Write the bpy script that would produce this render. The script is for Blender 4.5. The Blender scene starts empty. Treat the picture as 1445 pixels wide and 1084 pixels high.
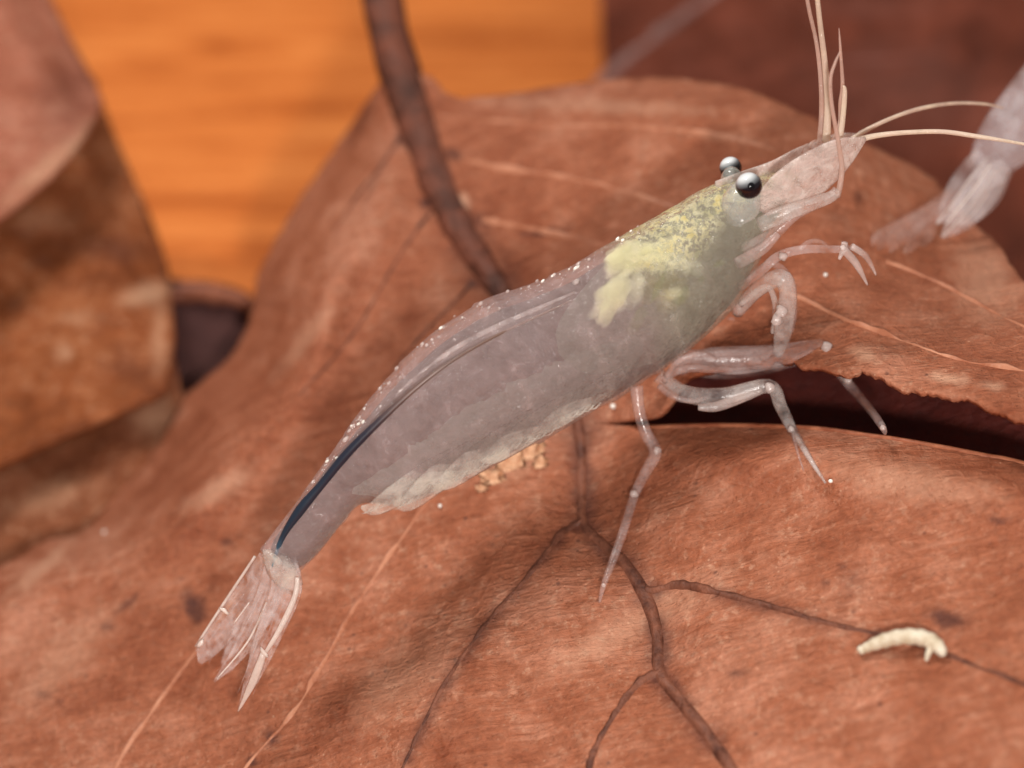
import bpy, bmesh, math, random
import numpy as np
from mathutils import Vector, Matrix, noise
from mathutils.geometry import delaunay_2d_cdt

# ------------------------------------------------------------------ scene, camera, light
# 1 Blender unit = 1 cm
S = bpy.context.scene
S.unit_settings.scale_length = 0.01
C = S.collection
random.seed(7)
rad = math.radians

PITCH = rad(42); DIST = 9.0; WIDE = 3.2; PX = WIDE / 1445.0
R_ = np.array((1.0, 0, 0)); U_ = np.array((0, math.sin(PITCH), math.cos(PITCH))); W_ = np.array((0, -math.cos(PITCH), math.sin(PITCH)))
T_ = np.array((0, 0, 1.7))                      # the point looked at, 1.7 cm above the tray floor
cam_d = bpy.data.cameras.new('camera'); cam = bpy.data.objects.new('camera', cam_d); C.objects.link(cam)
cam.location = T_ + W_ * DIST
cam.rotation_euler = (math.pi / 2 - PITCH, 0, 0)
cam_d.sensor_width = 36; cam_d.lens = 36 * DIST / WIDE
cam_d.clip_start = 0.1; cam_d.clip_end = 500
cam_d.dof.use_dof = True; cam_d.dof.focus_distance = DIST - 0.08; cam_d.dof.aperture_fstop = 0.42
S.camera = cam

world = bpy.data.worlds.new('World'); S.world = world; world.use_nodes = True
bgn = world.node_tree.nodes['Background']; bgn.inputs[0].default_value = (1.0, 0.93, 0.88, 1); bgn.inputs[1].default_value = 0.30

def area(name, loc, target, size, watts, col):
    d = bpy.data.lights.new(name, 'AREA'); d.shape = 'DISK'; d.size = size; d.energy = watts; d.color = col
    o = bpy.data.objects.new(name, d); C.objects.link(o); o.location = loc
    o.rotation_euler = (Vector(target) - Vector(loc)).to_track_quat('-Z', 'Y').to_euler()
    return o
area('ceiling_lamp', (-4.0, 4.2, 11.5), (0, 0, 1.5), 3.2, 1080, (1.0, 0.95, 0.9))
area('phone_lamp', (0.5, -7.4, 6.6), (0, 0, 1.5), 0.6, 740, (1.0, 0.95, 0.9))

S.view_settings.view_transform = 'Standard'; S.view_settings.look = 'None'
S.view_settings.exposure = 0.0; S.view_settings.gamma = 1.0; S.view_settings.use_curve_mapping = False
S.render.engine = 'CYCLES'
cy = S.cycles
cy.use_denoising = True; cy.max_bounces = 10; cy.transparent_max_bounces = 40; cy.volume_bounces = 4; cy.adaptive_threshold = 0.02
cy.diffuse_bounces = 3; cy.glossy_bounces = 3; cy.transmission_bounces = 8
cy.caustics_reflective = False; cy.caustics_refractive = False; cy.sample_clamp_indirect = 6

# ------------------------------------------------------------------ authoring helpers
def uv_of(px, py):
    return (np.asarray(px, float) - 722.5) * PX, (542.0 - np.asarray(py, float)) * PX
def pt(px, py, q):
    """The point q cm nearer than the looked-at point on the sight line of a photo position."""
    u, v = uv_of(px, py); q = np.asarray(q, float); k = 1 - q / DIST
    return T_ + (u * k)[..., None] * R_ + (v * k)[..., None] * U_ + q[..., None] * W_
def catmull(pts, sub, closed=False):
    p = np.asarray(pts, float); n = len(p); out = []
    m = n if closed else n - 1
    for i in range(m):
        g = (lambda k: p[k % n]) if closed else (lambda k: p[min(max(k, 0), n - 1)])
        a, b, c, d = g(i - 1), g(i), g(i + 1), g(i + 2)
        for j in range(sub):
            t = j / sub
            out.append(0.5 * ((2 * b) + (c - a) * t + (2 * a - 5 * b + 4 * c - d) * t * t + (3 * b - a - 3 * c + d) * t ** 3))
    if not closed: out.append(p[-1])
    return np.array(out)
def inside(poly, x, y):
    poly = np.asarray(poly); r = np.zeros(x.shape, bool); j = len(poly) - 1
    for i in range(len(poly)):
        xi, yi = poly[i]; xj, yj = poly[j]
        c = ((yi > y) != (yj > y)) & (x < (xj - xi) * (y - yi) / (yj - yi + 1e-12) + xi)
        r ^= c; j = i
    return r
def dist_line(line, x, y, closed=False):
    line = np.asarray(line, float); best = np.full(np.shape(x), 1e9)
    n = len(line)
    for i in range(n if closed else n - 1):
        a = line[i]; b = line[(i + 1) % n]; d = b - a; L = d @ d + 1e-12
        t = np.clip(((x - a[0]) * d[0] + (y - a[1]) * d[1]) / L, 0, 1)
        best = np.minimum(best, np.hypot(x - a[0] - t * d[0], y - a[1] - t * d[1]))
    return best
def fbm(x, y, sc, seed=0, oct=3):
    x = np.atleast_1d(x); y = np.atleast_1d(y); out = np.empty(x.shape)
    for i in range(len(x)):
        out[i] = noise.fractal(Vector((x[i] / sc, y[i] / sc, seed * 7.3)), 0.6, 2.0, oct)
    return out
def sstep(a, b, x):
    t = np.clip((x - a) / (b - a), 0, 1); return t * t * (3 - 2 * t)

def empty(name, loc, label=None, cat=None, group=None):
    o = bpy.data.objects.new(name, None); C.objects.link(o); o.location = Vector(loc); o.empty_display_size = 0.1
    if label: o['label'] = label
    if cat: o['category'] = cat
    if group: o['group'] = group
    return o
def world_loc(o):
    p = Vector(o.location)
    while o.parent: o = o.parent; p += Vector(o.location)
    return np.array(p)
def mesh_obj(name, verts, faces, mat, parent=None, smooth=True, attrs=None, base=None):
    """One mesh object; verts are world positions, stored relative to the parent."""
    v = np.asarray(verts, float)
    if parent is not None: v = v - world_loc(parent)
    loc = np.zeros(3)
    if base is not None: loc = np.asarray(base, float); v = v - loc
    me = bpy.data.meshes.new(name); me.from_pydata(v.tolist(), [], faces); me.update()
    if smooth: me.polygons.foreach_set('use_smooth', [True] * len(me.polygons))
    for k, a in (attrs or {}).items():
        at = me.attributes.new(k, 'FLOAT', 'POINT'); at.data.foreach_set('value', np.asarray(a, dtype=np.float32))
    if mat: me.materials.append(mat)
    o = bpy.data.objects.new(name, me); C.objects.link(o); o.parent = parent; o.location = loc
    return o
def tube_geo(pts, radii, n=12, flat=None, flat_k=1.0, sub=5, caps=True):
    """Loft along pts; flat is the direction squeezed by flat_k."""
    pr = catmull(np.c_[np.asarray(pts, float), np.asarray(radii, float)], sub)
    P, rr = pr[:, :3], np.maximum(pr[:, 3], 1e-4)
    tan = np.gradient(P, axis=0); tan /= np.linalg.norm(tan, axis=1)[:, None] + 1e-12
    ref = np.array(flat if flat is not None else (0.31, 0.77, 0.55), float); verts = []; faces = []
    for i in range(len(P)):
        a = ref - tan[i] * (ref @ tan[i]); a /= np.linalg.norm(a) + 1e-12
        if flat is None: ref = a
        b = np.cross(tan[i], a)
        for k in range(n):
            th = 2 * math.pi * k / n
            verts.append(P[i] + rr[i] * (a * math.cos(th) * flat_k + b * math.sin(th)))
    m = len(P)
    for i in range(m - 1):
        for k in range(n):
            faces.append((i * n + k, i * n + (k + 1) % n, (i + 1) * n + (k + 1) % n, (i + 1) * n + k))
    if caps:
        faces.append(tuple(range(n))[::-1]); faces.append(tuple((m - 1) * n + k for k in range(n)))
    return verts, faces
def blob_geo(c, axes, disp=0.12, seed=0, sub=3, fr=1.3):
    """Lumpy ellipsoid: centre c, three half-axis vectors."""
    bm = bmesh.new(); bmesh.ops.create_icosphere(bm, subdivisions=sub, radius=1.0); vs = []; fs = []
    A = np.array(axes, float)
    for v in bm.verts:
        p = v.co * (1 + disp * noise.fractal(v.co * fr + Vector((seed * 3.1, seed, 0)), 0.7, 2.0, 3))
        vs.append(np.asarray(c) + p.x * A[0] + p.y * A[1] + p.z * A[2])
    for f in bm.faces: fs.append(tuple(v.index for v in f.verts))
    bm.free(); return vs, fs

# ------------------------------------------------------------------ materials
class NT:
    def __init__(s, name):
        s.m = bpy.data.materials.new(name); s.m.use_nodes = True; s.t = s.m.node_tree; s.t.nodes.clear()
        s.out = s.n('ShaderNodeOutputMaterial')
    def n(s, typ, **kw):
        nd = s.t.nodes.new(typ)
        for k, v in kw.items():
            if k.startswith('i_'):
                key = k[2:]; key = int(key) if key.isdigit() else key.replace('_', ' ')
                s.set(nd.inputs[key], v)
            else: setattr(nd, k, v)
        return nd
    def set(s, sock, v):
        if isinstance(v, bpy.types.NodeSocket): s.t.links.new(v, sock)
        elif isinstance(v, (tuple, list)) and len(v) == 3 and sock.type == 'RGBA': sock.default_value = (*v, 1)
        else: sock.default_value = v
    def math(s, op, a, b=0.0, clamp=False):
        nd = s.n('ShaderNodeMath', operation=op, use_clamp=clamp); s.set(nd.inputs[0], a); s.set(nd.inputs[1], b); return nd.outputs[0]
    def mix(s, f, a, b, blend='MIX'):
        nd = s.n('ShaderNodeMix', data_type='RGBA', blend_type=blend); s.set(nd.inputs[0], f); s.set(nd.inputs[6], a); s.set(nd.inputs[7], b); return nd.outputs[2]
    def ramp(s, f, stops):
        nd = s.n('ShaderNodeValToRGB'); s.set(nd.inputs[0], f); e = nd.color_ramp.elements
        while len(e) < len(stops): e.new(0.5)
        for el, (p, c) in zip(e, stops):
            el.position = p; el.color = (*c, 1) if isinstance(c, (tuple, list)) else (c, c, c, 1)
        return nd.outputs[0]
    def attr(s, name): return s.n('ShaderNodeAttribute', attribute_name=name).outputs['Fac']
    def coord(s, scale=(1, 1, 1), rot=(0, 0, 0)):
        tc = s.n('ShaderNodeTexCoord'); mp = s.n('ShaderNodeMapping'); s.t.links.new(tc.outputs['Object'], mp.inputs[0])
        mp.inputs['Scale'].default_value = scale; mp.inputs['Rotation'].default_value = rot; return mp.outputs[0]
    def noise(s, vec, scale, detail=4, rough=0.55, dist=0.0):
        nd = s.n('ShaderNodeTexNoise'); s.set(nd.inputs['Vector'], vec); nd.inputs['Scale'].default_value = scale
        nd.inputs['Detail'].default_value = detail; nd.inputs['Roughness'].default_value = rough; nd.inputs['Distortion'].default_value = dist
        return nd.outputs['Fac']
    def voro(s, vec, scale, feature='F1', out='Distance', rnd=1.0):
        nd = s.n('ShaderNodeTexVoronoi', feature=feature); s.set(nd.inputs['Vector'], vec); nd.inputs['Scale'].default_value = scale
        nd.inputs['Randomness'].default_value = rnd
        return nd.outputs[out]
    def bump(s, h, strength, dist):
        nd = s.n('ShaderNodeBump'); s.set(nd.inputs['Height'], h); nd.inputs['Strength'].default_value = strength; nd.inputs['Distance'].default_value = dist
        return nd.outputs[0]
    def fresnel(s, ior, nrm):
        """The same mirror strength from outside and inside a thin film."""
        g = s.n('ShaderNodeNewGeometry').outputs['Backfacing']
        i = s.math('ADD', s.math('MULTIPLY', g, 1 / ior - ior), ior)
        fr = s.n('ShaderNodeFresnel'); s.set(fr.inputs['IOR'], i); s.set(fr.inputs['Normal'], nrm); return fr.outputs[0]
    def done(s, surf=None, vol=None):
        if surf is not None: s.t.links.new(surf, s.out.inputs['Surface'])
        if vol is not None: s.t.links.new(vol, s.out.inputs['Volume'])
        return s.m

def leaf_mat(name, dark, mid, light, angle=0.5, speck=0.6, bump=0.5, pale=(0.62, 0.36, 0.22), stain=(0.055, 0.02, 0.018), rough=0.5):
    k = NT(name)
    co = k.coord(); st = k.coord((1, 7, 1), (0, 0, angle))
    big = k.noise(co, 1.7, 4, 0.6); med = k.noise(co, 7, 5, 0.65, 0.4); fine = k.noise(co, 45, 3, 0.7); fib = k.noise(st, 6, 4, 0.6, 0.6)
    f = k.math('ADD', k.math('MULTIPLY', big, 0.42), k.math('ADD', k.math('MULTIPLY', med, 0.33), k.math('MULTIPLY', fib, 0.25)))
    col = k.ramp(f, [(0.36, dark), (0.5, mid), (0.64, light)])
    # pale dust and dark pin-prick specks
    dust = k.ramp(k.noise(co, 26, 4, 0.75), [(0.54, 0.0), (0.68, 1.0)])
    dust = k.math('MULTIPLY', dust, k.ramp(big, [(0.42, 0.08), (0.6, 0.46)]))
    col = k.mix(dust, col, pale)
    v = k.voro(co, 16); sp = k.math('MULTIPLY', k.ramp(v, [(0.07, 1.0), (0.16, 0.0)]), k.ramp(med, [(0.5, 0.0), (0.6, speck)]))
    col = k.mix(sp, col, stain)
    f2 = k.noise(k.coord((1, 3, 1), (0, 0, angle + 0.2)), 34, 4, 0.75, 0.8)
    grain = k.ramp(k.math('ADD', k.math('MULTIPLY', fine, 0.62), k.math('MULTIPLY', f2, 0.38)), [(0.36, 0.68), (0.64, 1.22)])
    col = k.mix(0.75, col, grain, 'MULTIPLY')
    fv = k.n('ShaderNodeTexVoronoi', i_Scale=60.0); k.set(fv.inputs['Vector'], co)
    fleck = k.math('MULTIPLY', k.ramp(fv.outputs['Distance'], [(0.12, 1.0), (0.3, 0.0)]), k.ramp(fv.outputs['Color'], [(0.72, 0.0), (0.8, 0.7)]))
    col = k.mix(k.math('MULTIPLY', fleck, k.ramp(med, [(0.45, 0.1), (0.6, 1.0)])), col, pale)
    col = k.mix(k.attr('pale'), col, pale)
    col = k.mix(k.attr('stain'), col, stain)
    h = k.math('ADD', k.math('MULTIPLY', fib, 0.6), k.math('ADD', k.math('ADD', k.math('MULTIPLY', fine, 0.3), k.math('MULTIPLY', f2, 0.35)), k.math('MULTIPLY', med, 0.8)))
    ret = k.voro(k.coord((1, 1.5, 1), (0, 0, angle)), 11, 'DISTANCE_TO_EDGE'); net = k.ramp(ret, [(0.0, 1.0), (0.09, 0.0)])
    h = k.math('ADD', h, k.math('MULTIPLY', net, 0.12))
    pits = k.ramp(k.voro(co, 42), [(0.1, 1.0), (0.22, 0.0)]); h = k.math('SUBTRACT', h, k.math('MULTIPLY', pits, 0.35))
    b = k.n('ShaderNodeBsdfPrincipled', i_Base_Color=col, i_Roughness=rough, i_IOR=1.28)
    k.set(b.inputs['Normal'], k.bump(h, bump, 0.06))
    return k.done(b.outputs[0])

def simple_mat(name, a, b, scale=8, rough=0.5, bump=0.3, ior=1.3, sub=0.0):
    k = NT(name); co = k.coord(); f = k.noise(co, scale, 5, 0.65, 0.3)
    col = k.ramp(f, [(0.35, a), (0.65, b)])
    p = k.n('ShaderNodeBsdfPrincipled', i_Base_Color=col, i_Roughness=rough, i_IOR=ior)
    k.set(p.inputs['Normal'], k.bump(f, bump, 0.03))
    return k.done(p.outputs[0])

def wood_floor():
    k = NT('orange_wood')
    g1 = k.noise(k.coord((0.35, 4, 1)), 1.6, 5, 0.6, 0.9); g2 = k.noise(k.coord((1.2, 14, 1)), 2.2, 4, 0.65); g3 = k.noise(k.coord(), 20, 3, 0.7)
    f = k.math('ADD', k.math('MULTIPLY', g1, 0.5), k.math('ADD', k.math('MULTIPLY', g2, 0.35), k.math('MULTIPLY', g3, 0.15)))
    col = k.ramp(f, [(0.38, (0.40, 0.085, 0.008)), (0.49, (0.62, 0.165, 0.028)), (0.60, (0.76, 0.24, 0.052))])
    p = k.n('ShaderNodeBsdfPrincipled', i_Base_Color=col, i_Roughness=0.5, i_IOR=1.3)
    k.set(p.inputs['Normal'], k.bump(f, 0.3, 0.05))
    return k.done(p.outputs[0])

def film_mat(name, tint, haze, tint2=None, nscale=9, gloss=1.25, rough=0.16, bump=0.35, lo=0.4, hi=1.5, bscale=30):
    """Clear tissue: see-through film with a milky haze and a wet surface."""
    k = NT(name); co = k.coord(); f = k.noise(co, nscale, 5, 0.65, 0.5)
    hz = k.math('MULTIPLY', k.ramp(f, [(0.35, lo / 2), (0.68, hi / 2)]), 2 * haze, True)
    col = k.ramp(k.noise(co, nscale * 1.7, 3), [(0.35, tint), (0.65, tint2 or tint)])
    tr = k.n('ShaderNodeBsdfTransparent', i_Color=(1, 1, 1))
    df = k.n('ShaderNodeBsdfDiffuse', i_Color=col); tl = k.n('ShaderNodeBsdfTranslucent', i_Color=col)
    body = k.n('ShaderNodeMixShader', i_0=0.4); k.set(body.inputs[1], df.outputs[0]); k.set(body.inputs[2], tl.outputs[0])
    m1 = k.n('ShaderNodeMixShader', i_0=hz); k.set(m1.inputs[1], tr.outputs[0]); k.set(m1.inputs[2], body.outputs[0])
    nrm = k.bump(k.noise(co, bscale, 4, 0.7), bump, 0.03)
    fr = k.fresnel(gloss, nrm)
    gl = k.n('ShaderNodeBsdfGlossy', i_Roughness=rough, i_Color=(1, 1, 1)); k.set(gl.inputs['Normal'], nrm)
    m2 = k.n('ShaderNodeMixShader', i_0=fr); k.set(m2.inputs[1], m1.outputs[0]); k.set(m2.inputs[2], gl.outputs[0])
    return k.done(m2.outputs[0])

def shell_mat():
    """Shrimp skin: clear on the tail, yellow flecks along the back of the carapace."""
    k = NT('shrimp_skin'); co = k.coord(); al = k.attr('along'); do = k.attr('dorsal')
    n1 = k.noise(co, 6, 5, 0.65, 0.6); n2 = k.noise(co, 24, 4, 0.7)
    cara = k.ramp(al, [(0.60, 0.0), (0.66, 1.0)])
    col = k.mix(cara, (0.94, 0.73, 0.72), (0.95, 0.92, 0.72))
    hz = k.math('MULTIPLY', k.ramp(k.math('ADD', k.math('MULTIPLY', n1, 0.5), k.math('MULTIPLY', n2, 0.5)), [(0.36, 0.5), (0.64, 1.0)]), k.mix(cara, (0.27,) * 3, (0.27,) * 3))
    # fine cross streaks of the muscle and pale plate edges
    cv = k.n('ShaderNodeCombineXYZ'); k.set(cv.inputs[0], k.math('MULTIPLY', al, 55.0)); k.set(cv.inputs[1], k.math('MULTIPLY', do, 3.5))
    stk = k.ramp(k.noise(cv.outputs[0], 1.0, 6, 0.75, 1.2), [(0.5, 0.0), (0.72, 1.0)])
    hz = k.math('ADD', hz, k.math('MULTIPLY', k.math('MULTIPLY', stk, k.ramp(n1, [(0.4, 0.15), (0.6, 1.0)])), 0.16))
    hz = k.math('ADD', hz, k.math('MULTIPLY', k.math('MULTIPLY', k.attr('plate'), k.ramp(n2, [(0.4, 0.1), (0.65, 1.0)])), 0.1))
    # milky belly
    belly = k.math('MULTIPLY', k.ramp(do, [(0.0, 1.0), (0.0001, 1.0)]), 1.0)
    bel = k.n('ShaderNodeMapRange', i_1=-0.15, i_2=-0.7, i_3=0.0, i_4=1.0); k.set(bel.inputs[0], do)
    belly = k.math('MULTIPLY', bel.outputs[0], k.ramp(n2, [(0.35, 0.15), (0.65, 0.75)]), True)
    col = k.mix(belly, col, (0.90, 0.84, 0.72)); hz = k.math('MAXIMUM', hz, k.math('MULTIPLY', belly, 0.5))
    # golden flecks on the back of the carapace
    fl = k.ramp(k.noise(co, 52, 3, 0.7), [(0.42, 0.0), (0.56, 1.0)])
    bk = k.n('ShaderNodeMapRange', i_1=0.3, i_2=0.75, i_3=0.0, i_4=1.0); k.set(bk.inputs[0], do)
    mask = k.math('MULTIPLY', bk.outputs[0], cara)
    fl = k.math('MULTIPLY', k.math('MULTIPLY', k.math('ADD', k.math('MULTIPLY', fl, 0.6), 0.32), k.ramp(n1, [(0.35, 0.5), (0.6, 1.0)])), mask, True)
    col = k.mix(fl, col, k.ramp(n2, [(0.35, (0.70, 0.56, 0.17)), (0.65, (0.96, 0.90, 0.55))])); hz = k.math('MAXIMUM', hz, fl)
    tr = k.n('ShaderNodeBsdfTransparent'); df = k.n('ShaderNodeBsdfDiffuse', i_Color=col); tl = k.n('ShaderNodeBsdfTranslucent', i_Color=col)
    body = k.n('ShaderNodeMixShader', i_0=0.35); k.set(body.inputs[1], df.outputs[0]); k.set(body.inputs[2], tl.outputs[0])
    m1 = k.n('ShaderNodeMixShader', i_0=hz); k.set(m1.inputs[1], tr.outputs[0]); k.set(m1.inputs[2], body.outputs[0])
    nrm = k.bump(k.noise(co, 24, 4, 0.7), 0.8, 0.03)
    fr = k.fresnel(1.45, nrm)
    gl = k.n('ShaderNodeBsdfGlossy', i_Roughness=0.09); k.set(gl.inputs['Normal'], nrm)
    m2 = k.n('ShaderNodeMixShader', i_0=fr); k.set(m2.inputs[1], m1.outputs[0]); k.set(m2.inputs[2], gl.outputs[0])
    return k.done(m2.outputs[0])

def flesh_mat(name, col, dens, absorb=None):
    k = NT(name); p = k.n('ShaderNodeVolumePrincipled', i_Color=col, i_Density=dens, i_Anisotropy=-0.1)
    if absorb: k.set(p.inputs['Absorption Color'], absorb)
    return k.done(None, p.outputs[0])

# ------------------------------------------------------------------ leaves
MIDRIB = [(530, -60), (552, 60), (588, 170), (618, 255), (648, 320), (690, 388), (740, 460), (790, 545), (818, 605), (822, 680), (823, 738),
          (852, 772), (886, 802), (914, 850), (930, 900), (933, 952), (962, 992), (1002, 1042), (1045, 1105), (1100, 1190), (1150, 1290)]
SLIT_UP = [(838, 598), (880, 593), (925, 586), (948, 562), (962, 538), (990, 526), (1050, 517), (1105, 514), (1140, 520), (1190, 524), (1240, 534), (1285, 549), (1320, 553), (1350, 560), (1390, 575), (1420, 586), (1450, 600), (1540, 640), (1660, 690)]
SLIT_LO = [(1660, 735), (1540, 684), (1445, 650), (1380, 637), (1300, 622), (1220, 610), (1150, 601), (1060, 597), (980, 597), (900, 600)]
MAIN_OUT = [(548, 104), (530, 125), (500, 170), (470, 212), (440, 256), (405, 312), (377, 360), (361, 400), (357, 432), (345, 470), (325, 503), (292, 533), (262, 558),
            (240, 600), (215, 640), (170, 690), (118, 748), (64, 762), (0, 800), (-90, 860), (-170, 960), (-190, 1080), (-120, 1200), (60, 1290), (400, 1350), (900, 1370), (1300, 1330),
            (1560, 1230), (1720, 1050), (1780, 860), (1740, 730), (1640, 600), (1540, 500), (1480, 440), (1432, 380), (1404, 341), (1368, 308), (1330, 265), (1296, 237), (1224, 204), (1160, 172),
            (1100, 145), (1050, 126), (1000, 116), (930, 110), (860, 113), (760, 126), (700, 134), (655, 139), (625, 128), (604, 106)]
slit_up_s = catmull(SLIT_UP, 8); slit_lo_s = catmull(SLIT_LO, 5)
rs = random.Random(3)
slit_up_s = np.array([(x, y + (9 * noise.fractal(Vector((x / 45, 0.3, 2)), 0.5, 2.0, 4) if x > 1090 else 0)) for x, y in slit_up_s])
MAIN_S = catmull(MAIN_OUT, 5, True)
rs = random.Random(5)
MAIN_S = np.array([(x + rs.uniform(-1.5, 1.5), y + rs.uniform(-1.5, 1.5)) for x, y in MAIN_S])

def q_main(px, py):
    px = np.atleast_1d(np.asarray(px, float)); py = np.atleast_1d(np.asarray(py, float))
    u, v = uv_of(px, py)
    q = -0.611 + 0.44 * u - 0.745 * v
    q = q + 0.07 * fbm(px, py, 420, 1, 2) + 0.018 * fbm(px, py, 95, 2, 2)
    dm = dist_line(MIDRIB, px, py)
    q = q - 0.05 * np.exp(-(dm / 70) ** 2)                                   # the blade sinks along the midrib
    de = dist_line(MAIN_S, px, py, True)
    left = sstep(700, 450, px) * sstep(820, 700, py) * (1 - np.exp(-(dm / 75) ** 2))
    q = q - 0.55 * left * np.exp(-(de / 48) ** 1.6)                           # left margin rolls down
    q = q + 0.10 * left * np.exp(-((de - 100) / 32) ** 2)
    top = sstep(620, 800, px) * sstep(420, 250, py)
    q = q - 0.10 * top * np.exp(-(de / 22) ** 2)
    low = sstep(720, 800, py) * sstep(250, 60, px)
    q = q - 0.10 * low * np.exp(-(de / 30) ** 2) + 0.05 * low * np.exp(-((de - 60) / 25) ** 2)
    ds = dist_line(slit_up_s, px, py); side = py < np.interp(px, slit_up_s[:, 0], slit_up_s[:, 1]) + 2
    w = sstep(840, 1040, px)
    q = q + np.where(side, 0.16 * w * np.exp(-(ds / 120) ** 1.6), 0)          # upper flap of the tear stands up
    dl = dist_line(slit_lo_s, px, py); lo = py > np.interp(px, slit_lo_s[::-1, 0], slit_lo_s[::-1, 1]) - 2
    q = q - 0.5 * np.exp(-(np.hypot(px - 1370, py - 275) / 150) ** 2)           # the far right margin droops
    q = q - np.where(lo & ~side, 0.10 * w * np.exp(-(dl / 26) ** 2), 0)       # lower rim rolls down
    q = q + np.where(lo & ~side, 0.05 * w * np.exp(-((dl - 50) / 40) ** 2), 0)
    return q
def main_pt(px, py, lift=0.0):
    return pt(np.atleast_1d(np.asarray(px, float)), np.atleast_1d(np.asarray(py, float)), q_main(px, py) + lift)

def blade(name, parent, outline, holes, qf, mat, step=9, thick=0.022, stains=(), pales=(), streaks=()):
    pts = [tuple(p) for p in outline]; edges = [(i, (i + 1) % len(pts)) for i in range(len(pts))]
    for h in holes:
        b = len(pts); pts += [tuple(p) for p in h]; edges += [(b + i, b + (i + 1) % len(h)) for i in range(len(h))]
    o = np.asarray(outline); x0, y0 = o.min(0); x1, y1 = o.max(0)
    rr = random.Random(11); gx = []
    near = lambda x, y: -60 < x < 1500 and -60 < y < 1150
    y = y0; row = 0
    while y < y1:
        x = x0 + (row % 2) * step / 2
        while x < x1:
            if near(x, y) or (row % 3 == 0 and int(x / step) % 3 == 0): gx.append((x + rr.uniform(-1, 1) * step * 0.15, y + rr.uniform(-1, 1) * step * 0.15))
            x += step
        y += step * 0.87; row += 1
    g = np.array(gx); m = inside(outline, g[:, 0], g[:, 1]) & (dist_line(outline, g[:, 0], g[:, 1], True) > step * 0.5)
    for h in holes: m &= ~inside(h, g[:, 0], g[:, 1]) & (dist_line(h, g[:, 0], g[:, 1], True) > step * 0.5)
    pts += [tuple(p) for p in g[m]]
    vs, _, fs, *_r = delaunay_2d_cdt([Vector(p) for p in pts], edges, [], 0, 1e-4)
    v2 = np.array([tuple(v) for v in vs]); F = np.array([tuple(f) for f in fs])
    cx = v2[F].mean(1); keep = inside(outline, cx[:, 0], cx[:, 1])
    for h in holes: keep &= ~inside(h, cx[:, 0], cx[:, 1])
    F = F[keep]
    # wind so that the face looks at the viewer's side
    a, b, c = v2[F[:, 0]], v2[F[:, 1]], v2[F[:, 2]]
    area2 = (b[:, 0] - a[:, 0]) * (c[:, 1] - a[:, 1]) - (b[:, 1] - a[:, 1]) * (c[:, 0] - a[:, 0])
    F[area2 > 0] = F[area2 > 0][:, ::-1]
    q = qf(v2[:, 0], v2[:, 1]); W3 = pt(v2[:, 0], v2[:, 1], q)
    def spots(lst):
        s = np.zeros(len(v2))
        for (x, y, rx, ry, an, st) in lst:
            dx = v2[:, 0] - x; dy = v2[:, 1] - y; ca, sa = math.cos(an), math.sin(an)
            d = np.hypot((dx * ca + dy * sa) / rx, (-dx * sa + dy * ca) / ry)
            nz = np.zeros(len(v2)); idx = np.where(d < 1.8)[0]
            if len(idx): nz[idx] = fbm(v2[idx, 0], v2[idx, 1], 14, x * 0.01, 2)
            s = np.maximum(s, st * np.clip(1.35 - d + 0.45 * nz, 0, 1))
        return s
    sv = spots(stains)
    for line, wd, st in streaks:
        d = dist_line(line, v2[:, 0], v2[:, 1]); idx = np.where(d < 3 * wd)[0]
        if len(idx):
            nz = fbm(v2[idx, 0], v2[idx, 1], 40, 5, 3); sv[idx] = np.maximum(sv[idx], st * np.exp(-(d[idx] / wd) ** 2) * np.clip(0.75 + 0.9 * nz, 0, 1))
    ob = mesh_obj(name, W3, F.tolist(), mat, parent, attrs={'stain': sv, 'pale': spots(pales)})
    md = ob.modifiers.new('thickness', 'SOLIDIFY'); md.thickness = thick; md.offset = -1
    return ob

def vein(parent, pts, radii, mat, name='vein', qf=q_main, sink=0.55, flat=0.8):
    c = catmull(np.c_[np.array(pts, float), np.array(radii, float)], 6)
    rr = c[:, 2] * PX * (0.95 + (0.9 if mat is M_vpale else 0.45 if name == 'vein' else 0.1) * fbm(c[:, 0], c[:, 1], 28, 4, 3))
    w = pt(c[:, 0], c[:, 1], qf(c[:, 0], c[:, 1]) - sink * rr)
    jit = np.random.RandomState(len(pts)).uniform(0.9, 1.1, len(rr)) if name == 'vein' else np.ones(len(rr))
    v, f = tube_geo(w, rr * jit, 8, flat=W_, flat_k=flat, sub=2)
    return mesh_obj(name, v, f, mat, parent)

M_main = leaf_mat('leaf_copper', (0.22, 0.056, 0.023), (0.34, 0.110, 0.054), (0.48, 0.200, 0.120), angle=-0.45, pale=(0.64, 0.36, 0.235))
M_rib = simple_mat('rib_brown', (0.065, 0.02, 0.012), (0.22, 0.078, 0.044), 12, 0.5, 0.8)
M_stalk = simple_mat('stalk_brown', (0.055, 0.018, 0.011), (0.16, 0.048, 0.026), 9, 0.55, 0.9)
M_vpale = simple_mat('vein_pale', (0.30, 0.092, 0.042), (0.52, 0.23, 0.135), 8, 0.45, 0.6)

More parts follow.
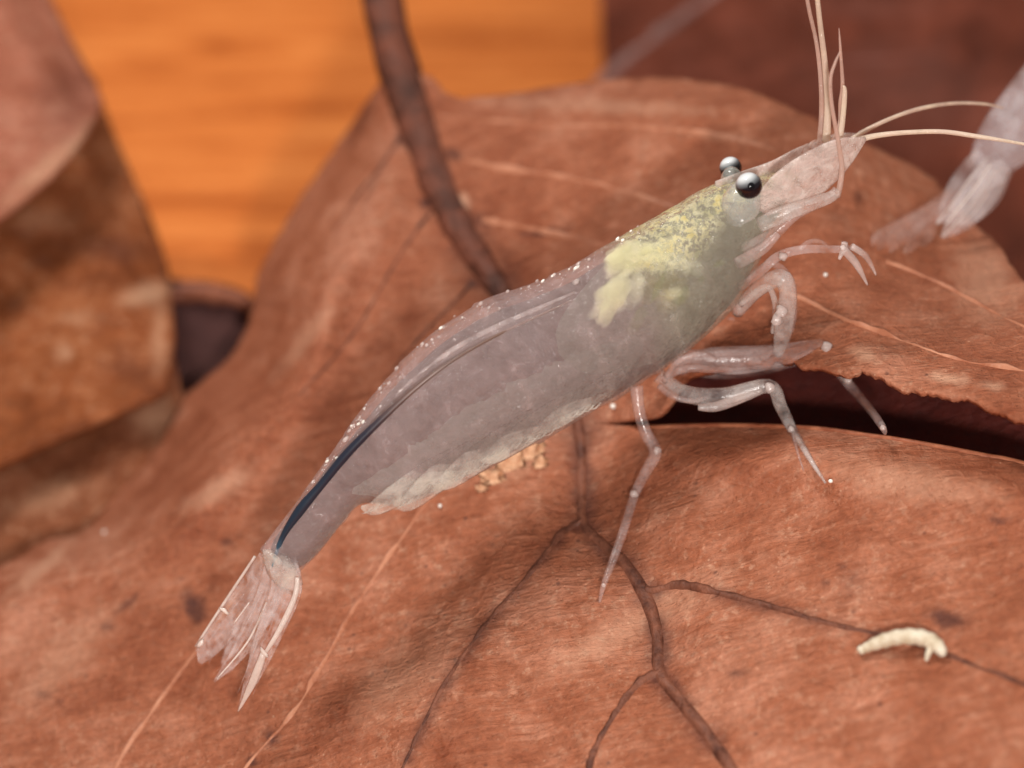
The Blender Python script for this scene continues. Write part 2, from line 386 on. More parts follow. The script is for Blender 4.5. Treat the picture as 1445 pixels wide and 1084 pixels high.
leaf = empty('fallen_leaf', main_pt(700, 800)[0] - np.array((0, 0, 0.05)), 'large copper brown leaf with torn slit and dark stalk under the shrimp', 'leaf')
stains = [(272, 856, 15, 26, -0.4, 0.85), (320, 766, 9, 6, 0, 0.8), (180, 852, 22, 5, -0.7, 0.75), (150, 885, 10, 6, 0, 0.6), (383, 1040, 9, 12, 0, 0.9), (356, 1075, 9, 8, 0, 0.8),
          (1336, 874, 30, 13, 0.25, 0.75), (1212, 280, 8, 9, 0, 0.6), (604, 288, 12, 7, 0.3, 0.95), (682, 312, 14, 8, 0.2, 0.95), (768, 328, 32, 5, -0.1, 0.8), (570, 195, 12, 16, 0.5, 0.8),
          (640, 220, 16, 9, 0.3, 0.7), (668, 400, 14, 9, 0.2, 0.8), (1200, 826, 18, 26, 0.3, 0.28), (1190, 800, 7, 6, 0, 0.5), (1165, 822, 6, 6, 0, 0.6), (820, 742, 22, 12, 0, 0.75),
          (925, 835, 18, 14, 0, 0.75), (925, 958, 18, 12, 0, 0.7), (1410, 735, 16, 5, 0.2, 0.6), (640, 1010, 6, 30, 0.5, 0.25), (510, 175, 8, 40, 0.5, 0.45), (530, 250, 6, 40, 0.45, 0.35),
          (960, 545, 40, 8, -0.2, 0.3), (60, 980, 12, 6, 0.3, 0.45), (85, 990, 5, 5, 0, 0.5), (1040, 950, 14, 7, 0, 0.5)]
pales = [(720, 655, 40, 22, -0.6, 0.55), (1010, 192, 60, 5, 0.15, 0.35), (650, 292, 12, 18, 0.2, 0.8), (90, 930, 90, 30, -0.8, 0.25), (310, 690, 60, 16, -0.5, 0.4), (1390, 395, 45, 60, -0.4, 0.35),  # pale patches; lit rims, a lit fold and caustic glare are painted in
         (860, 150, 160, 10, 0.05, 0.3), (1280, 680, 120, 28, 0.2, 0.35), (900, 880, 160, 24, -0.5, 0.3), (1340, 535, 30, 7, 0.15, 0.75), (1400, 545, 20, 6, 0.15, 0.6), (1220, 500, 20, 8, 0.4, 0.6),
         (60, 800, 60, 10, -0.7, 0.45), (560, 960, 90, 40, -0.8, 0.22), (430, 480, 60, 12, -0.9, 0.35)]
slit = np.vstack([slit_up_s, slit_lo_s])
blade('blade', leaf, MAIN_S, [slit], q_main, M_main, 6, stains=stains, pales=pales,
      streaks=[(MIDRIB[4:9], 34, 0.6), (MIDRIB[8:18], 20, 0.75), ([(823, 738), (792, 757), (752, 808), (702, 863), (652, 930), (610, 1000), (576, 1070)], 11, 0.6), ([(915, 838), (958, 829), (1010, 838), (1100, 862), (1240, 897)], 11, 0.55)])
rib_r = [36, 36, 37, 33, 28, 24, 19, 15, 12, 10, 9, 10, 12, 13, 12, 11, 11, 12, 12, 9, 6]
vein(leaf, MIDRIB[:7], rib_r[:6] + [10], M_stalk, 'stalk', flat=0.55, sink=0.15)
vein(leaf, MIDRIB[5:], rib_r[5:], M_rib, 'midrib')
VL = []
for pts, rd, mt in [
    ([(823, 738), (792, 757), (752, 808), (702, 863), (652, 930), (610, 1000), (576, 1070), (540, 1150)], [9, 8, 6, 5, 5, 4.5, 4, 4], M_rib),
    ([(915, 838), (958, 829), (1010, 838), (1100, 862), (1180, 885), (1240, 897), (1330, 925), (1400, 950), (1480, 980), (1600, 1010)], [10, 9, 7.5, 6, 6, 5, 5, 4.5, 4, 3], M_rib),
    ([(932, 952), (902, 968), (870, 1008), (842, 1058), (828, 1105), (800, 1190)], [9, 8, 7, 7, 6, 5], M_rib),
    ([(640, 670), (620, 690), (585, 735), (540, 800), (500, 860), (455, 940), (412, 1010), (360, 1068), (300, 1150)], [4, 6, 5.5, 5, 5, 5, 4, 3, 3], M_vpale),
    ([(400, 748), (370, 792), (300, 890), (240, 970), (172, 1070), (130, 1150)], [5, 5, 5, 5, 5, 4], M_vpale),
    ([(650, 225), (705, 238), (790, 250), (860, 265), (925, 285), (1000, 310)], [4, 6, 6, 5, 5, 3], M_vpale),
    ([(680, 312), (720, 318), (768, 328), (830, 342), (900, 362)], [5, 5, 5, 5, 3], M_vpale),
    ([(1080, 402), (1130, 422), (1200, 455), (1290, 487), (1360, 510), (1470, 528)], [4, 6, 6, 5, 5, 4], M_vpale),
    ([(620, 165), (700, 172), (800, 178), (900, 180), (1010, 192), (1100, 215)], [3, 5, 4, 4, 5, 3], M_vpale),
    ([(1250, 370), (1320, 398), (1400, 440), (1480, 478)], [3, 4, 4, 3], M_vpale),
    ([(610, 300), (575, 345), (545, 395), (500, 470), (420, 560)], [5, 4, 3, 3, 2], M_rib),
    ([(668, 400), (640, 430), (600, 470), (540, 540)], [5, 4, 3, 2], M_rib),
    ([(568, 192), (540, 235), (510, 270), (470, 330)], [5, 4, 3, 2], M_rib)]:
    vein(leaf, pts, rd, mt, flat=0.3 if mt is M_vpale else 0.6, sink=0.1 if mt is M_vpale else 0.45)
    VL.append((pts, mt))
# the thickened, lighter rim of the torn edge
rimp = [(x, y + 5) for x, y in SLIT_LO[::-1]]
vein(leaf, rimp, [5] * len(rimp), simple_mat('rim_red', (0.20, 0.05, 0.022), (0.42, 0.15, 0.075), 12, 0.45), 'torn_rim', sink=0.5)

def other_leaf(label, outline, qf, mat, ribs=(), stains=(), pales=(), step=14, thick=0.025):
    o = np.array(outline, float); c = o.mean(0)
    lf = empty('fallen_leaf', pt(c[0], c[1], float(qf(np.array([c[0]]), np.array([c[1]]))[0])), label, 'leaf')  # also names the sheet that stands in for the slit's shade
    blade('blade', lf, catmull(outline, 6, True), [], qf, mat, step, thick, stains, pales)
    for pts, rd, mt in ribs: vein(lf, pts, rd, mt, 'vein', qf=qf)
    return lf
def q_plane(c, cu, cv, amp=0.05, sc=260, seed=3, extra=None):
    def f(px, py):
        px = np.atleast_1d(np.asarray(px, float)); py = np.atleast_1d(np.asarray(py, float)); u, v = uv_of(px, py)
        q = c + cu * u + cv * v + amp * fbm(px, py, sc, seed, 3)
        return q + (extra(px, py) if extra else 0)
    return f
M_l1 = leaf_mat('leaf_pink', (0.24, 0.062, 0.030), (0.37, 0.122, 0.070), (0.48, 0.205, 0.135), angle=0.6, speck=0.2)
M_l2 = leaf_mat('leaf_rust', (0.12, 0.027, 0.006), (0.26, 0.070, 0.019), (0.42, 0.15, 0.06), angle=0.3, speck=0.8)
M_l3 = leaf_mat('leaf_umber', (0.11, 0.028, 0.009), (0.20, 0.058, 0.021), (0.30, 0.11, 0.052), angle=0.9, speck=0.5)
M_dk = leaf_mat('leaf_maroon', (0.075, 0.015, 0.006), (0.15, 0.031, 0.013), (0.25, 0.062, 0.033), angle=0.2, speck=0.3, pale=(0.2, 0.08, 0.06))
M_gap = leaf_mat('gap_shade_red', (0.05, 0.006, 0.004), (0.08, 0.010, 0.006), (0.12, 0.018, 0.01), speck=0.1, pale=(0.06, 0.02, 0.02))  # near-black red for the sheet that stands in for the slit's deep shade
M_pur = leaf_mat('leaf_hollow_shade', (0.045, 0.016, 0.014), (0.07, 0.026, 0.023), (0.10, 0.04, 0.034), speck=0.1, pale=(0.12, 0.06, 0.05))  # plum dark colour holds the shade of the curled leaf's hollow

L1 = [(-220, -160), (0, -120), (62, -20), (100, 55), (135, 120), (140, 150), (112, 200), (70, 248), (0, 305), (-80, 360), (-220, 400)]
other_leaf('pinkish brown leaf folded over a rusty leaf beside the orange floor', L1,
           q_plane(-1.15, 0.12, -0.72, 0.04, 240, 4, lambda x, y: 0.10 * np.exp(-(dist_line([(150, 150), (70, 248), (0, 305), (-80, 360)], x, y) / 26) ** 2) - 0.22 * np.exp(-(dist_line([(62, -20), (100, 55), (140, 140)], x, y) / 45) ** 2)),
           M_l1, pales=[(80, 225, 110, 12, -0.7, 0.5)], stains=[(95, 140, 45, 70, 0.5, 0.25)])
L2 = [(-220, 250), (0, 180), (120, 110), (142, 140), (166, 200), (190, 255), (214, 310), (236, 375), (243, 440), (243, 500), (232, 552), (196, 570), (110, 608), (0, 655), (-100, 700), (-220, 730)]
other_leaf('mottled rusty brown leaf with spotted blade partly under the pinkish leaf', L2,
           q_plane(-1.42, 0.16, -0.66, 0.07, 170, 6, lambda x, y: 0.09 * np.exp(-(dist_line([(232, 552), (196, 570), (110, 608), (0, 655), (-100, 700)], x, y) / 35) ** 2) - 0.2 * np.exp(-(dist_line([(142, 140), (190, 255), (236, 375)], x, y) / 45) ** 2)),
           M_l2, stains=[(190, 520, 50, 30, 0.3, 0.25), (20, 430, 14, 12, 0, 0.5), (60, 365, 12, 12, 0, 0.5), (150, 350, 80, 20, 0.1, 0.35)],
           pales=[(205, 415, 40, 14, -0.2, 0.7), (225, 480, 10, 50, 0.0, 0.45), (90, 498, 12, 10, 0, 0.6), (110, 450, 30, 10, 0, 0.35), (60, 310, 40, 20, 0, 0.25)])
L3 = [(-220, 560), (-50, 560), (120, 500), (225, 470), (258, 560), (275, 640), (200, 760), (80, 860), (-60, 930), (-220, 960)]
other_leaf('shaded umber leaf tucked between the rusty leaf and the copper leaf', L3, q_plane(-1.50, 0.18, -0.60, 0.05, 200, 8), M_l3,
           pales=[(215, 590, 30, 30, 0.2, 0.4), (70, 700, 60, 20, -0.3, 0.3)])
L4 = [(215, 400), (262, 396), (310, 400), (352, 416), (380, 450), (400, 520), (360, 600), (290, 660), (200, 640), (190, 500)]
other_leaf('small curled leaf with shade painted plum dark and lit rim painted pale behind the copper leaf', L4,
           q_plane(-2.05, 0.0, -0.75, 0.02, 200, 9, lambda x, y: 0.10 * np.exp(-(dist_line([(200, 412), (262, 404), (310, 410), (352, 426)], x, y) / 14) ** 2)),
           M_pur, ribs=[([(205, 420), (262, 412), (310, 416), (352, 430), (376, 462)], [16, 17, 17, 15, 8], simple_mat('rim_lit', (0.17, 0.05, 0.025), (0.28, 0.095, 0.05), 6))], step=10)  # paler rim colour paints in the light the edge catches
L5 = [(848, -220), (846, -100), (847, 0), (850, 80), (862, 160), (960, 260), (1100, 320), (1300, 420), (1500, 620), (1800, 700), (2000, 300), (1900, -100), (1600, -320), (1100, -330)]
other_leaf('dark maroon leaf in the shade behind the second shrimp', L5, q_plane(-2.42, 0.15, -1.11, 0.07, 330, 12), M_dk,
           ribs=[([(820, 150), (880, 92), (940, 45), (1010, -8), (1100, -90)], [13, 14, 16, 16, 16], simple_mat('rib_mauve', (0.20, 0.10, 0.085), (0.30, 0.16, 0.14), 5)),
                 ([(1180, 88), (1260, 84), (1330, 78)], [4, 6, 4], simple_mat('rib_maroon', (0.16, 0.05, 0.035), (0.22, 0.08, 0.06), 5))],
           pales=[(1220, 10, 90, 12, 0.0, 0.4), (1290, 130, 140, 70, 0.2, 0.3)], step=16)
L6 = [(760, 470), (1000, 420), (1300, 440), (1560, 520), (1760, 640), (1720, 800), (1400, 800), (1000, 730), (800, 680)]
other_leaf('blackish red sheet standing in for the deep shade inside the torn slit', L6, lambda x, y: -0.611 + 0.44 * uv_of(x, y)[0] - 0.745 * uv_of(x, y)[1] - 0.55, M_gap, step=20)

# the tray floor
fl = mesh_obj('floor', [(-90, -60, 0), (90, -60, 0), (90, 140, 0), (-90, 140, 0)], [(0, 1, 2, 3)], wood_floor(), smooth=False); fl['kind'] = 'structure'
fl['label'] = 'orange wooden floor with fine straight grain'; fl['category'] = 'floor'

# ------------------------------------------------------------------ shrimp
TILT = rad(33)
L_ = math.cos(TILT) * W_ - math.sin(TILT) * (-0.67 * R_ + 0.74 * U_)            # towards its right flank
LC = np.array((math.sin(TILT) * 0.67, -math.sin(TILT) * 0.74, math.cos(TILT)))
def sp(px, py, lat=0.0):
    """A point on the shrimp's mid plane, moved lat cm towards its near flank and kept on the same sight line."""
    u, v = uv_of(px, py); k = LC[0] * u + LC[1] * v
    q = (lat - k) / (LC[2] - k / DIST)
    return pt(np.asarray(px, float), np.asarray(py, float), q)
def qof(px, py, lat=0.0):
    u, v = uv_of(px, py); k = LC[0] * u + LC[1] * v
    return (lat - k) / (LC[2] - k / DIST)

ST = [((366, 776), (418, 812)), ((395, 738), (452, 780)), ((425, 698), (486, 738)), ((455, 655), (512, 712)), ((490, 606), (556, 716)), ((530, 551), (608, 703)), ((575, 502), (662, 678)),
      ((630, 453), (718, 650)), ((690, 418), (772, 622)), ((745, 398), (828, 590)), ((800, 377), (880, 560)), ((850, 346), (930, 526)), ((900, 318), (985, 482)), ((950, 290), (1032, 436)),
      ((993, 265), (1060, 388)), ((1028, 252), (1082, 345)), ((1062, 246), (1104, 316)), ((1095, 238), (1122, 296)), ((1118, 240), (1132, 280))]
dorsal_dir = None
def body_rings(i0, i1, scale=1.0, shift=0.0, rlat=0.70, n=30, sub=6, seg=False, taper=0.0, rag=0.012):
    D = catmull([np.r_[sp(*a), sp(*b)] for a, b in ST], sub)[i0 * sub:i1 * sub + 1]
    verts = []; al = []; do = []; N = len(D)
    total = (len(ST) - 1) * sub
    for j, r in enumerate(D):
        d, v = r[:3], r[3:]; c = (d + v) / 2; h = np.linalg.norm(d - v) / 2; dh = (d - v) / (2 * h)
        s = (i0 * sub + j) / total
        A = h * math.cos(TILT) / math.sqrt(math.cos(TILT) ** 2 + (math.sin(TILT) * rlat) ** 2)
        k = scale
        if taper:
            e = min(j, N - 1 - j) / (taper * N); k *= math.sqrt(max(0.0, 1 - max(0, 1 - e) ** 2)) + 0.02
        if seg and s < 0.64:
            ph = (s / 0.64 * 6.0) % 1.0; k *= 1 + 0.03 * (1 - ph) ** 2 - 0.01
        for m in range(n):
            th = 2 * math.pi * m / n; co, si = math.cos(th), math.sin(th)
            w = 1.0 - 0.16 * max(0, -co) if s < 0.6 else 1.0
            jit = 1 + rag * noise.fractal(Vector((s * 60, co * 4, si * 4)), 0.8, 2.0, 3 if rag > 0.1 else 1)
            verts.append(c + dh * (A * (k * co * jit + shift)) + L_ * (A * rlat * k * si * w * jit)); al.append(s); do.append(co)
    faces = [(j * n + m, (j + 1) * n + m, (j + 1) * n + (m + 1) % n, j * n + (m + 1) % n) for j in range(N - 1) for m in range(n)]
    faces.append(tuple(range(n))); faces.append(tuple((N - 1) * n + m for m in range(n))[::-1])
    return verts, faces, al, do

MS = dict(skin=shell_mat(),
          leg=film_mat('leg_clear', (0.86, 0.62, 0.57), 0.17, (0.94, 0.84, 0.84), 14, 1.3, 0.16, 0.15, lo=0.2, hi=1.8),
          leg2=film_mat('leg_pale', (0.86, 0.74, 0.68), 0.27, (0.94, 0.90, 0.88), 14, 1.3, 0.16, 0.15, lo=0.2, hi=1.8),
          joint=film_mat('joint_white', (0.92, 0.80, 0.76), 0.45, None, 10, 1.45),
          milky=film_mat('swimmeret_milk', (0.94, 0.88, 0.80), 0.34, (0.92, 0.86, 0.76), 16, 1.2, lo=0.2, hi=1.6),
          fan=film_mat('tail_fan_clear', (0.92, 0.76, 0.72), 0.16, (0.92, 0.86, 0.86), 26, 1.2, 0.1, 0.3, lo=0.0, hi=2.2, bscale=14),
          fanrib=film_mat('tail_fan_rib', (0.95, 0.85, 0.78), 0.62, None, 8, 1.4, lo=0.6, hi=1.4),
          scale=film_mat('antenna_scale_pink', (0.84, 0.66, 0.60), 0.55, (0.90, 0.80, 0.74), 22, 1.35, 0.14, 0.8, lo=0.3, hi=1.7),
          feel=film_mat('feeler_cream', (0.90, 0.76, 0.60), 0.85, (0.84, 0.66, 0.54), 6, 1.35, lo=0.7),
          feelp=film_mat('feeler_pink', (0.80, 0.54, 0.44), 0.55, (0.80, 0.60, 0.52), 6, 1.35, lo=0.7),
          stalk=film_mat('eye_stalk_glass', (0.80, 0.84, 0.80), 0.26, None, 9, 1.45, 0.06, 0.1),
          flesh=flesh_mat('tail_flesh', (0.99, 0.80, 0.77), 0.85), belly=flesh_mat('belly_flesh', (0.995, 0.95, 0.89), 3.0),
          headf=flesh_mat('head_flesh', (0.99, 0.98, 0.86), 1.5),
          yellow=flesh_mat('organ_yellow', (0.998, 0.98, 0.75), 26.0), cream=flesh_mat('organ_cream', (0.998, 0.99, 0.84), 26.0), ochre=flesh_mat('organ_ochre', (0.97, 0.88, 0.50), 12.0), dark=flesh_mat('organ_dark', (0.42, 0.44, 0.26), 18.0), olive=flesh_mat('organ_olive', (0.90, 0.90, 0.78), 3.0))
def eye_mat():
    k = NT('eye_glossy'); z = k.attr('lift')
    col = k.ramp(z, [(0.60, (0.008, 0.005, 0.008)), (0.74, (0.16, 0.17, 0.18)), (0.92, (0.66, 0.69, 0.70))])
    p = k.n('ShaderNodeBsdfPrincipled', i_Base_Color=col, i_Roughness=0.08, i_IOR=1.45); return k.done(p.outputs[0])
def gut_mat():
    k = NT('gut_dark'); a = k.attr('along'); nz = k.noise(k.coord(), 18, 4)
    col = k.ramp(k.math('ADD', a, k.math('MULTIPLY', k.math('SUBTRACT', nz, 0.5), 0.12)),
                 [(0.0, (0.05, 0.16, 0.24)), (0.18, (0.010, 0.022, 0.04)), (0.50, (0.014, 0.016, 0.03)), (0.62, (0.14, 0.08, 0.065)), (1.0, (0.17, 0.10, 0.07))])
    p = k.n('ShaderNodeBsdfPrincipled', i_Base_Color=col, i_Roughness=0.35); return k.done(p.outputs[0])
MS['eye'] = eye_mat(); MS['gut'] = gut_mat(); MS['pupil'] = simple_mat('pupil_black', (0.003, 0.003, 0.004), (0.006, 0.006, 0.008), 5, 0.1, 0)
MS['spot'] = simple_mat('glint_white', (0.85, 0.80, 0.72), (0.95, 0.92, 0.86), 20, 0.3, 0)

def part(name, geo, mat, parent, **kw): return mesh_obj(name, geo[0], geo[1], MS[mat], parent, **kw)
def stube(pts, lat, w, **kw):
    """Tube through photo positions on the shrimp, w = widths in photo pixels."""
    lat = lat if hasattr(lat, '__len__') else [lat] * len(pts)
    return tube_geo([sp(x, y, l) for (x, y), l in zip(pts, lat)], [k * PX / 2 for k in w], **kw)

shrimp = empty('shrimp', sp(700, 640), 'glassy shrimp with dark gut line and yellow head organs on copper leaf', 'shrimp')
v, f, al, do = body_rings(0, 18, seg=True, n=40, sub=12)
body = mesh_obj('body', v, f, MS['skin'], shrimp, attrs={'along': al, 'dorsal': do, 'plate': [math.exp(-(((a / 0.64 * 6.0 + 0.5) % 1.0 - 0.5) / 0.05) ** 2) if a < 0.7 else 0 for a in al]})
v, f, al, do = body_rings(0, 13, 0.86, -0.08, taper=0.05); mesh_obj('tail_muscle', v, f, MS['flesh'], shrimp)
v, f, al, do = body_rings(3, 11, 0.30, -0.55, 1.0, taper=0.25, rag=0.5); mesh_obj('belly_tissue', v, f, MS['belly'], shrimp)
v, f, al, do = body_rings(9, 17, 0.86, -0.04, taper=0.42); mesh_obj('head_tissue', v, f, MS['headf'], shrimp)
ax = sp(1000, 300) - sp(900, 391); ax /= np.linalg.norm(ax); dd = np.cross(L_, ax); dd /= np.linalg.norm(dd)
if dd @ U_ < 0: dd = -dd
def organ(name, px, py, a, b, mat, lat=0.05, rot=0.0, seed=0, depth=0.8, disp=0.35):
    ca, sa = math.cos(rot), math.sin(rot); A = (ax * ca + dd * sa) * a * PX; B = (-ax * sa + dd * ca) * b * PX
    return part(name, blob_geo(sp(px, py, lat), (A, B, L_ * min(a, b) * depth * PX), disp, seed, fr=1.6), mat, shrimp)
ro_ = random.Random(4)
for x, y, a, b, m, l, rt in [(892, 372, 40, 26, 'yellow', 0.06, -0.3), (925, 362, 36, 20, 'yellow', 0.08, -0.5), (962, 372, 30, 17, 'cream', 0.10, -1.0), (978, 384, 16, 10, 'cream', 0.11, -0.9),
                              (860, 427, 38, 20, 'yellow', 0.12, 0.35), (890, 416, 30, 18, 'cream', 0.11, 0.2), (875, 395, 30, 22, 'yellow', 0.04, 0.6), (872, 362, 22, 14, 'yellow', 0.05, 0.0)]:
    organ('liver_lobe', x, y, a, b, m, l, rt, x, 0.7, 0.6)
for i in range(16):
    x = ro_.uniform(860, 985); y = ro_.uniform(350, 440) - (x - 900) * 0.25; a = ro_.uniform(6, 14)
    organ('liver_lobule', x, y, a, a * 0.7, ro_.choice(['yellow', 'cream', 'ochre']), ro_.uniform(0.08, 0.15), ro_.uniform(-1, 1), i, 0.8, 0.5)
organ('stomach', 918, 402, 46, 24, 'ochre', 0.06, -0.2, 4); organ('stomach', 950, 415, 30, 22, 'ochre', 0.05, 0.3, 8)
organ('gill_mass', 945, 450, 70, 50, 'olive', -0.03, 0.0, 5, 0.5)
for x, y, a, b, rt in [(937, 332, 19, 6, -0.5), (958, 322, 10, 5, -0.2), (1002, 300, 17, 6, -0.6), (985, 312, 9, 4, 0.2), (985, 358, 8, 5, 0.4), (990, 395, 7, 5, 0.3), (930, 404, 24, 7, 0.5), (960, 420, 16, 9, 0.2), (900, 452, 22, 10, 0.4), (1015, 372, 10, 5, -0.4)]:
    organ('stomach_spot', x, y, a, b, 'dark', 0.15, rt, x, 0.6, 0.6)
# gut
gp = [(384, 800), (390, 780), (402, 752), (425, 718), (452, 686), (490, 640), (540, 590), (590, 545), (640, 508), (700, 474), (760, 446), (806, 424)]
gv, gf = stube(gp, [0.02, 0.03, 0.035, 0.045, 0.06, 0.08, 0.10, 0.115, 0.12, 0.11, 0.09, 0.07], [2, 6, 9, 15, 12, 13, 10, 7, 5, 4, 4, 2], n=10)
nr = len(gv) // 10
mesh_obj('gut', gv, gf, MS['gut'], shrimp, attrs={'along': np.repeat(np.linspace(0, 1, nr), 10)})
part('gut_sheath', stube([(560, 556), (600, 521), (645, 490), (700, 461), (755, 437), (812, 412)], [0.10, 0.115, 0.12, 0.115, 0.10, 0.08], [2, 5, 7, 7, 6, 3], n=8), 'fan', shrimp)
# eyes
def eye(px, py, lat, r, near=True):
    c = sp(px, py, lat); bm = bmesh.new(); bmesh.ops.create_uvsphere(bm, u_segments=32, v_segments=20, radius=r)
    vs = [c + np.array(q.co) for q in bm.verts]; fs = [tuple(w.index for w in g.verts) for g in bm.faces]
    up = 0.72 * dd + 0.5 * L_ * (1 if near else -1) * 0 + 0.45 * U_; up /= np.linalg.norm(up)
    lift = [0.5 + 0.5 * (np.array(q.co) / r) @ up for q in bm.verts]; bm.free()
    e = mesh_obj('eye', vs, fs, MS['eye'], shrimp, attrs={'lift': lift})
    if near:
        out = 0.8 * W_ + 0.25 * L_ ; out /= np.linalg.norm(out); t1 = np.cross(out, U_); t1 /= np.linalg.norm(t1); t2 = np.cross(out, t1)
        part('pupil', blob_geo(c + out * r * 0.93, (t1 * r * 0.3, t2 * r * 0.3, out * r * 0.1), 0, 0, 2), 'pupil', e)
    return e
EL = 0.21
eye(1057, 262, EL, 18.5 * PX); eye(1031, 237, -0.10, 16 * PX, False)
part('eye_stalk', stube([(1038, 312), (1045, 290), (1053, 270)], [0.12, 0.15, EL - 0.03], [24, 56, 42]), 'stalk', shrimp)
part('eye_stalk', stube([(1045, 292), (1038, 266), (1033, 250), (1032, 240)], [0.0, 0.0, 0.0, -0.02], [24, 36, 34, 16]), 'stalk', shrimp)
# rostrum with teeth, antennal scales, peduncles
ro = part('rostrum', stube([(1010, 262), (1050, 250), (1090, 236), (1130, 214), (1175, 194)], 0.0, [14, 20, 20, 16, 3], flat=L_, flat_k=0.35), 'scale', shrimp)
for i in range(8):
    x = 1086 + i * 11; y = 233 - i * 5.4
    part('tooth', stube([(x, y + 4), (x + 4, y - 4), (x + 11, y - 9)], 0.0, [7, 5, 1], n=6, sub=2), 'feelp', ro)
part('antenna_scale', stube([(1072, 296), (1108, 272), (1150, 243), (1190, 216), (1222, 196)], [0.10, 0.15, 0.17, 0.17, 0.16], [34, 70, 72, 50, 5], flat=L_, flat_k=0.16, n=18), 'scale', shrimp)
part('antenna_scale', stube([(1080, 272), (1110, 252), (1150, 222), (1185, 203), (1216, 192)], [-0.08, -0.1, -0.12, -0.12, -0.12], [20, 40, 46, 34, 5], flat=L_, flat_k=0.16, n=18), 'scale', shrimp)
part('antenna_base', stube([(1072, 318), (1105, 302), (1145, 288), (1172, 278), (1182, 268)], [0.14, 0.17, 0.19, 0.2, 0.2], [22, 24, 20, 17, 14]), 'leg2', shrimp)
part('jaw_leg', stube([(1050, 352), (1085, 335), (1120, 306), (1150, 293)], [0.10, 0.14, 0.16, 0.17], [20, 20, 14, 8]), 'leg', shrimp)
part('jaw_leg', stube([(1040, 372), (1075, 352), (1098, 330)], [0.14, 0.18, 0.18], [18, 16, 10]), 'leg', shrimp)
def feeler(pts, lat, w, mat): part('antenna', stube(pts, lat, w, n=8, sub=8), mat, shrimp)
feeler([(1182, 278), (1188, 240), (1183, 200), (1174, 150), (1172, 112), (1178, 90), (1186, 72)], [0.2] * 7, [9, 8, 7, 6, 5, 4, 2], 'feelp')
feeler([(1176, 200), (1186, 175), (1187, 145), (1189, 120), (1186, 70), (1184, 40)], [0.1] * 6, [8, 8, 8, 6, 4, 1], 'feelp')
feeler([(1184, 200), (1189, 170), (1192, 130), (1190, 121)], [0.12] * 4, [9, 8, 7, 3], 'feel')
feeler([(1158, 200), (1160, 160), (1158, 110), (1152, 60), (1142, 15), (1134, -30)], [0.0] * 6, [12, 9, 7, 6, 6, 5], 'feelp')
feeler([(1166, 200), (1168, 150), (1164, 90), (1158, 40), (1153, -5), (1148, -50)], [0.04] * 6, [13, 10, 9, 8, 7, 6], 'feel')
feeler([(1198, 200), (1222, 184), (1260, 166), (1300, 153), (1345, 146), (1390, 147), (1416, 153)], [0.0, 0, -0.02, -0.05, -0.08, -0.1, -0.12], [8, 7, 6, 6, 5, 4, 2], 'feel')
feeler([(1212, 197), (1240, 191), (1280, 187), (1330, 186), (1375, 192), (1420, 199), (1470, 208)], [0.1, 0.12, 0.16, 0.2, 0.25, 0.3, 0.34], [9, 8, 7, 7, 7, 5, 4], 'feel')

# legs: photo positions with their lateral offset; feet end on the leaf
def on_leaf(px, py): return float((q_main(px, py)[0] - qof(px, py)) * (LC[2] - (LC[0] * uv_of(px, py)[0] + LC[1] * uv_of(px, py)[1]) / DIST)) + 0.012
def leg(segs, joints, mat='leg', n=12):
    lg = None
    pts = [(a, b) for a, b, c, d in segs]; lat = [c for a, b, c, d in segs]; w = [d * 0.74 for a, b, c, d in segs]
    lg = part('leg', stube(pts, lat, w, n=n), mat, shrimp)
    for (x, y, l, a) in joints:
        part('joint', blob_geo(sp(x, y, l), np.eye(3) * a * 0.72 * PX / 2, 0.35, x, 2), 'joint', lg)
    return lg
lf1 = on_leaf(846, 850)
leg([(898, 545, 0.10, 26), (902, 580, 0.13, 23), (912, 612, 0.16, 25), (925, 638, 0.18, 25), (912, 665, 0.16, 22), (896, 697, 0.13, 19), (882, 742, 0.5 * (0.13 + lf1), 18), (866, 788, 0.2 * 0.13 + 0.8 * lf1, 16), (852, 825, lf1 + 0.01, 11), (846, 850, lf1, 5)],
    [(927, 636, 0.20, 18), (895, 697, 0.16, 17), (852, 826, lf1 + 0.03, 9)])
lf2 = on_leaf(1165, 682)
leg([(930, 530, 0.05, 30), (965, 555, 0.12, 34), (1020, 560, 0.2, 36), (1085, 545, 0.25, 28), (1102, 574, 0.27, 25), (1118, 606, 0.26, 20), (1140, 642, max(0.5 * (0.26 + lf2), on_leaf(1138, 640) + 0.03), 11), (1165, 682, lf2, 5)],
    [(1086, 547, 0.28, 22), (1117, 606, 0.29, 15)], 'leg2')
ml = max(0.5 * (0.26 + lf2), on_leaf(1138, 640) + 0.03)
leg([(1117, 606, 0.26, 9), (1126, 640, ml + 0.01, 5), (1134, 664, on_leaf(1134, 664) + 0.01, 3)], [], 'leg', 8)
leg([(985, 575, 0.18, 12), (1010, 574, 0.2, 20), (1045, 562, 0.2, 20), (1075, 552, 0.22, 12)], [], 'joint')
lf3 = on_leaf(1249, 612)
leg([(950, 505, 0.05, 34), (1010, 508, 0.12, 42), (1080, 505, 0.17, 44), (1165, 492, 0.2, 36), (1182, 520, 0.2, 26), (1200, 545, 0.19, 20), (1225, 574, 0.5 * (0.19 + lf3), 18), (1245, 602, lf3 + 0.02, 14), (1249, 612, lf3, 6)],
    [(1166, 490, 0.24, 22), (1168, 510, 0.24, 18), (1196, 537, 0.22, 17), (1246, 604, lf3 + 0.03, 12)])
leg([(955, 520, -0.05, 22), (1020, 528, -0.06, 20), (1085, 520, -0.08, 18), (1140, 505, -0.1, 14)], [], 'leg')
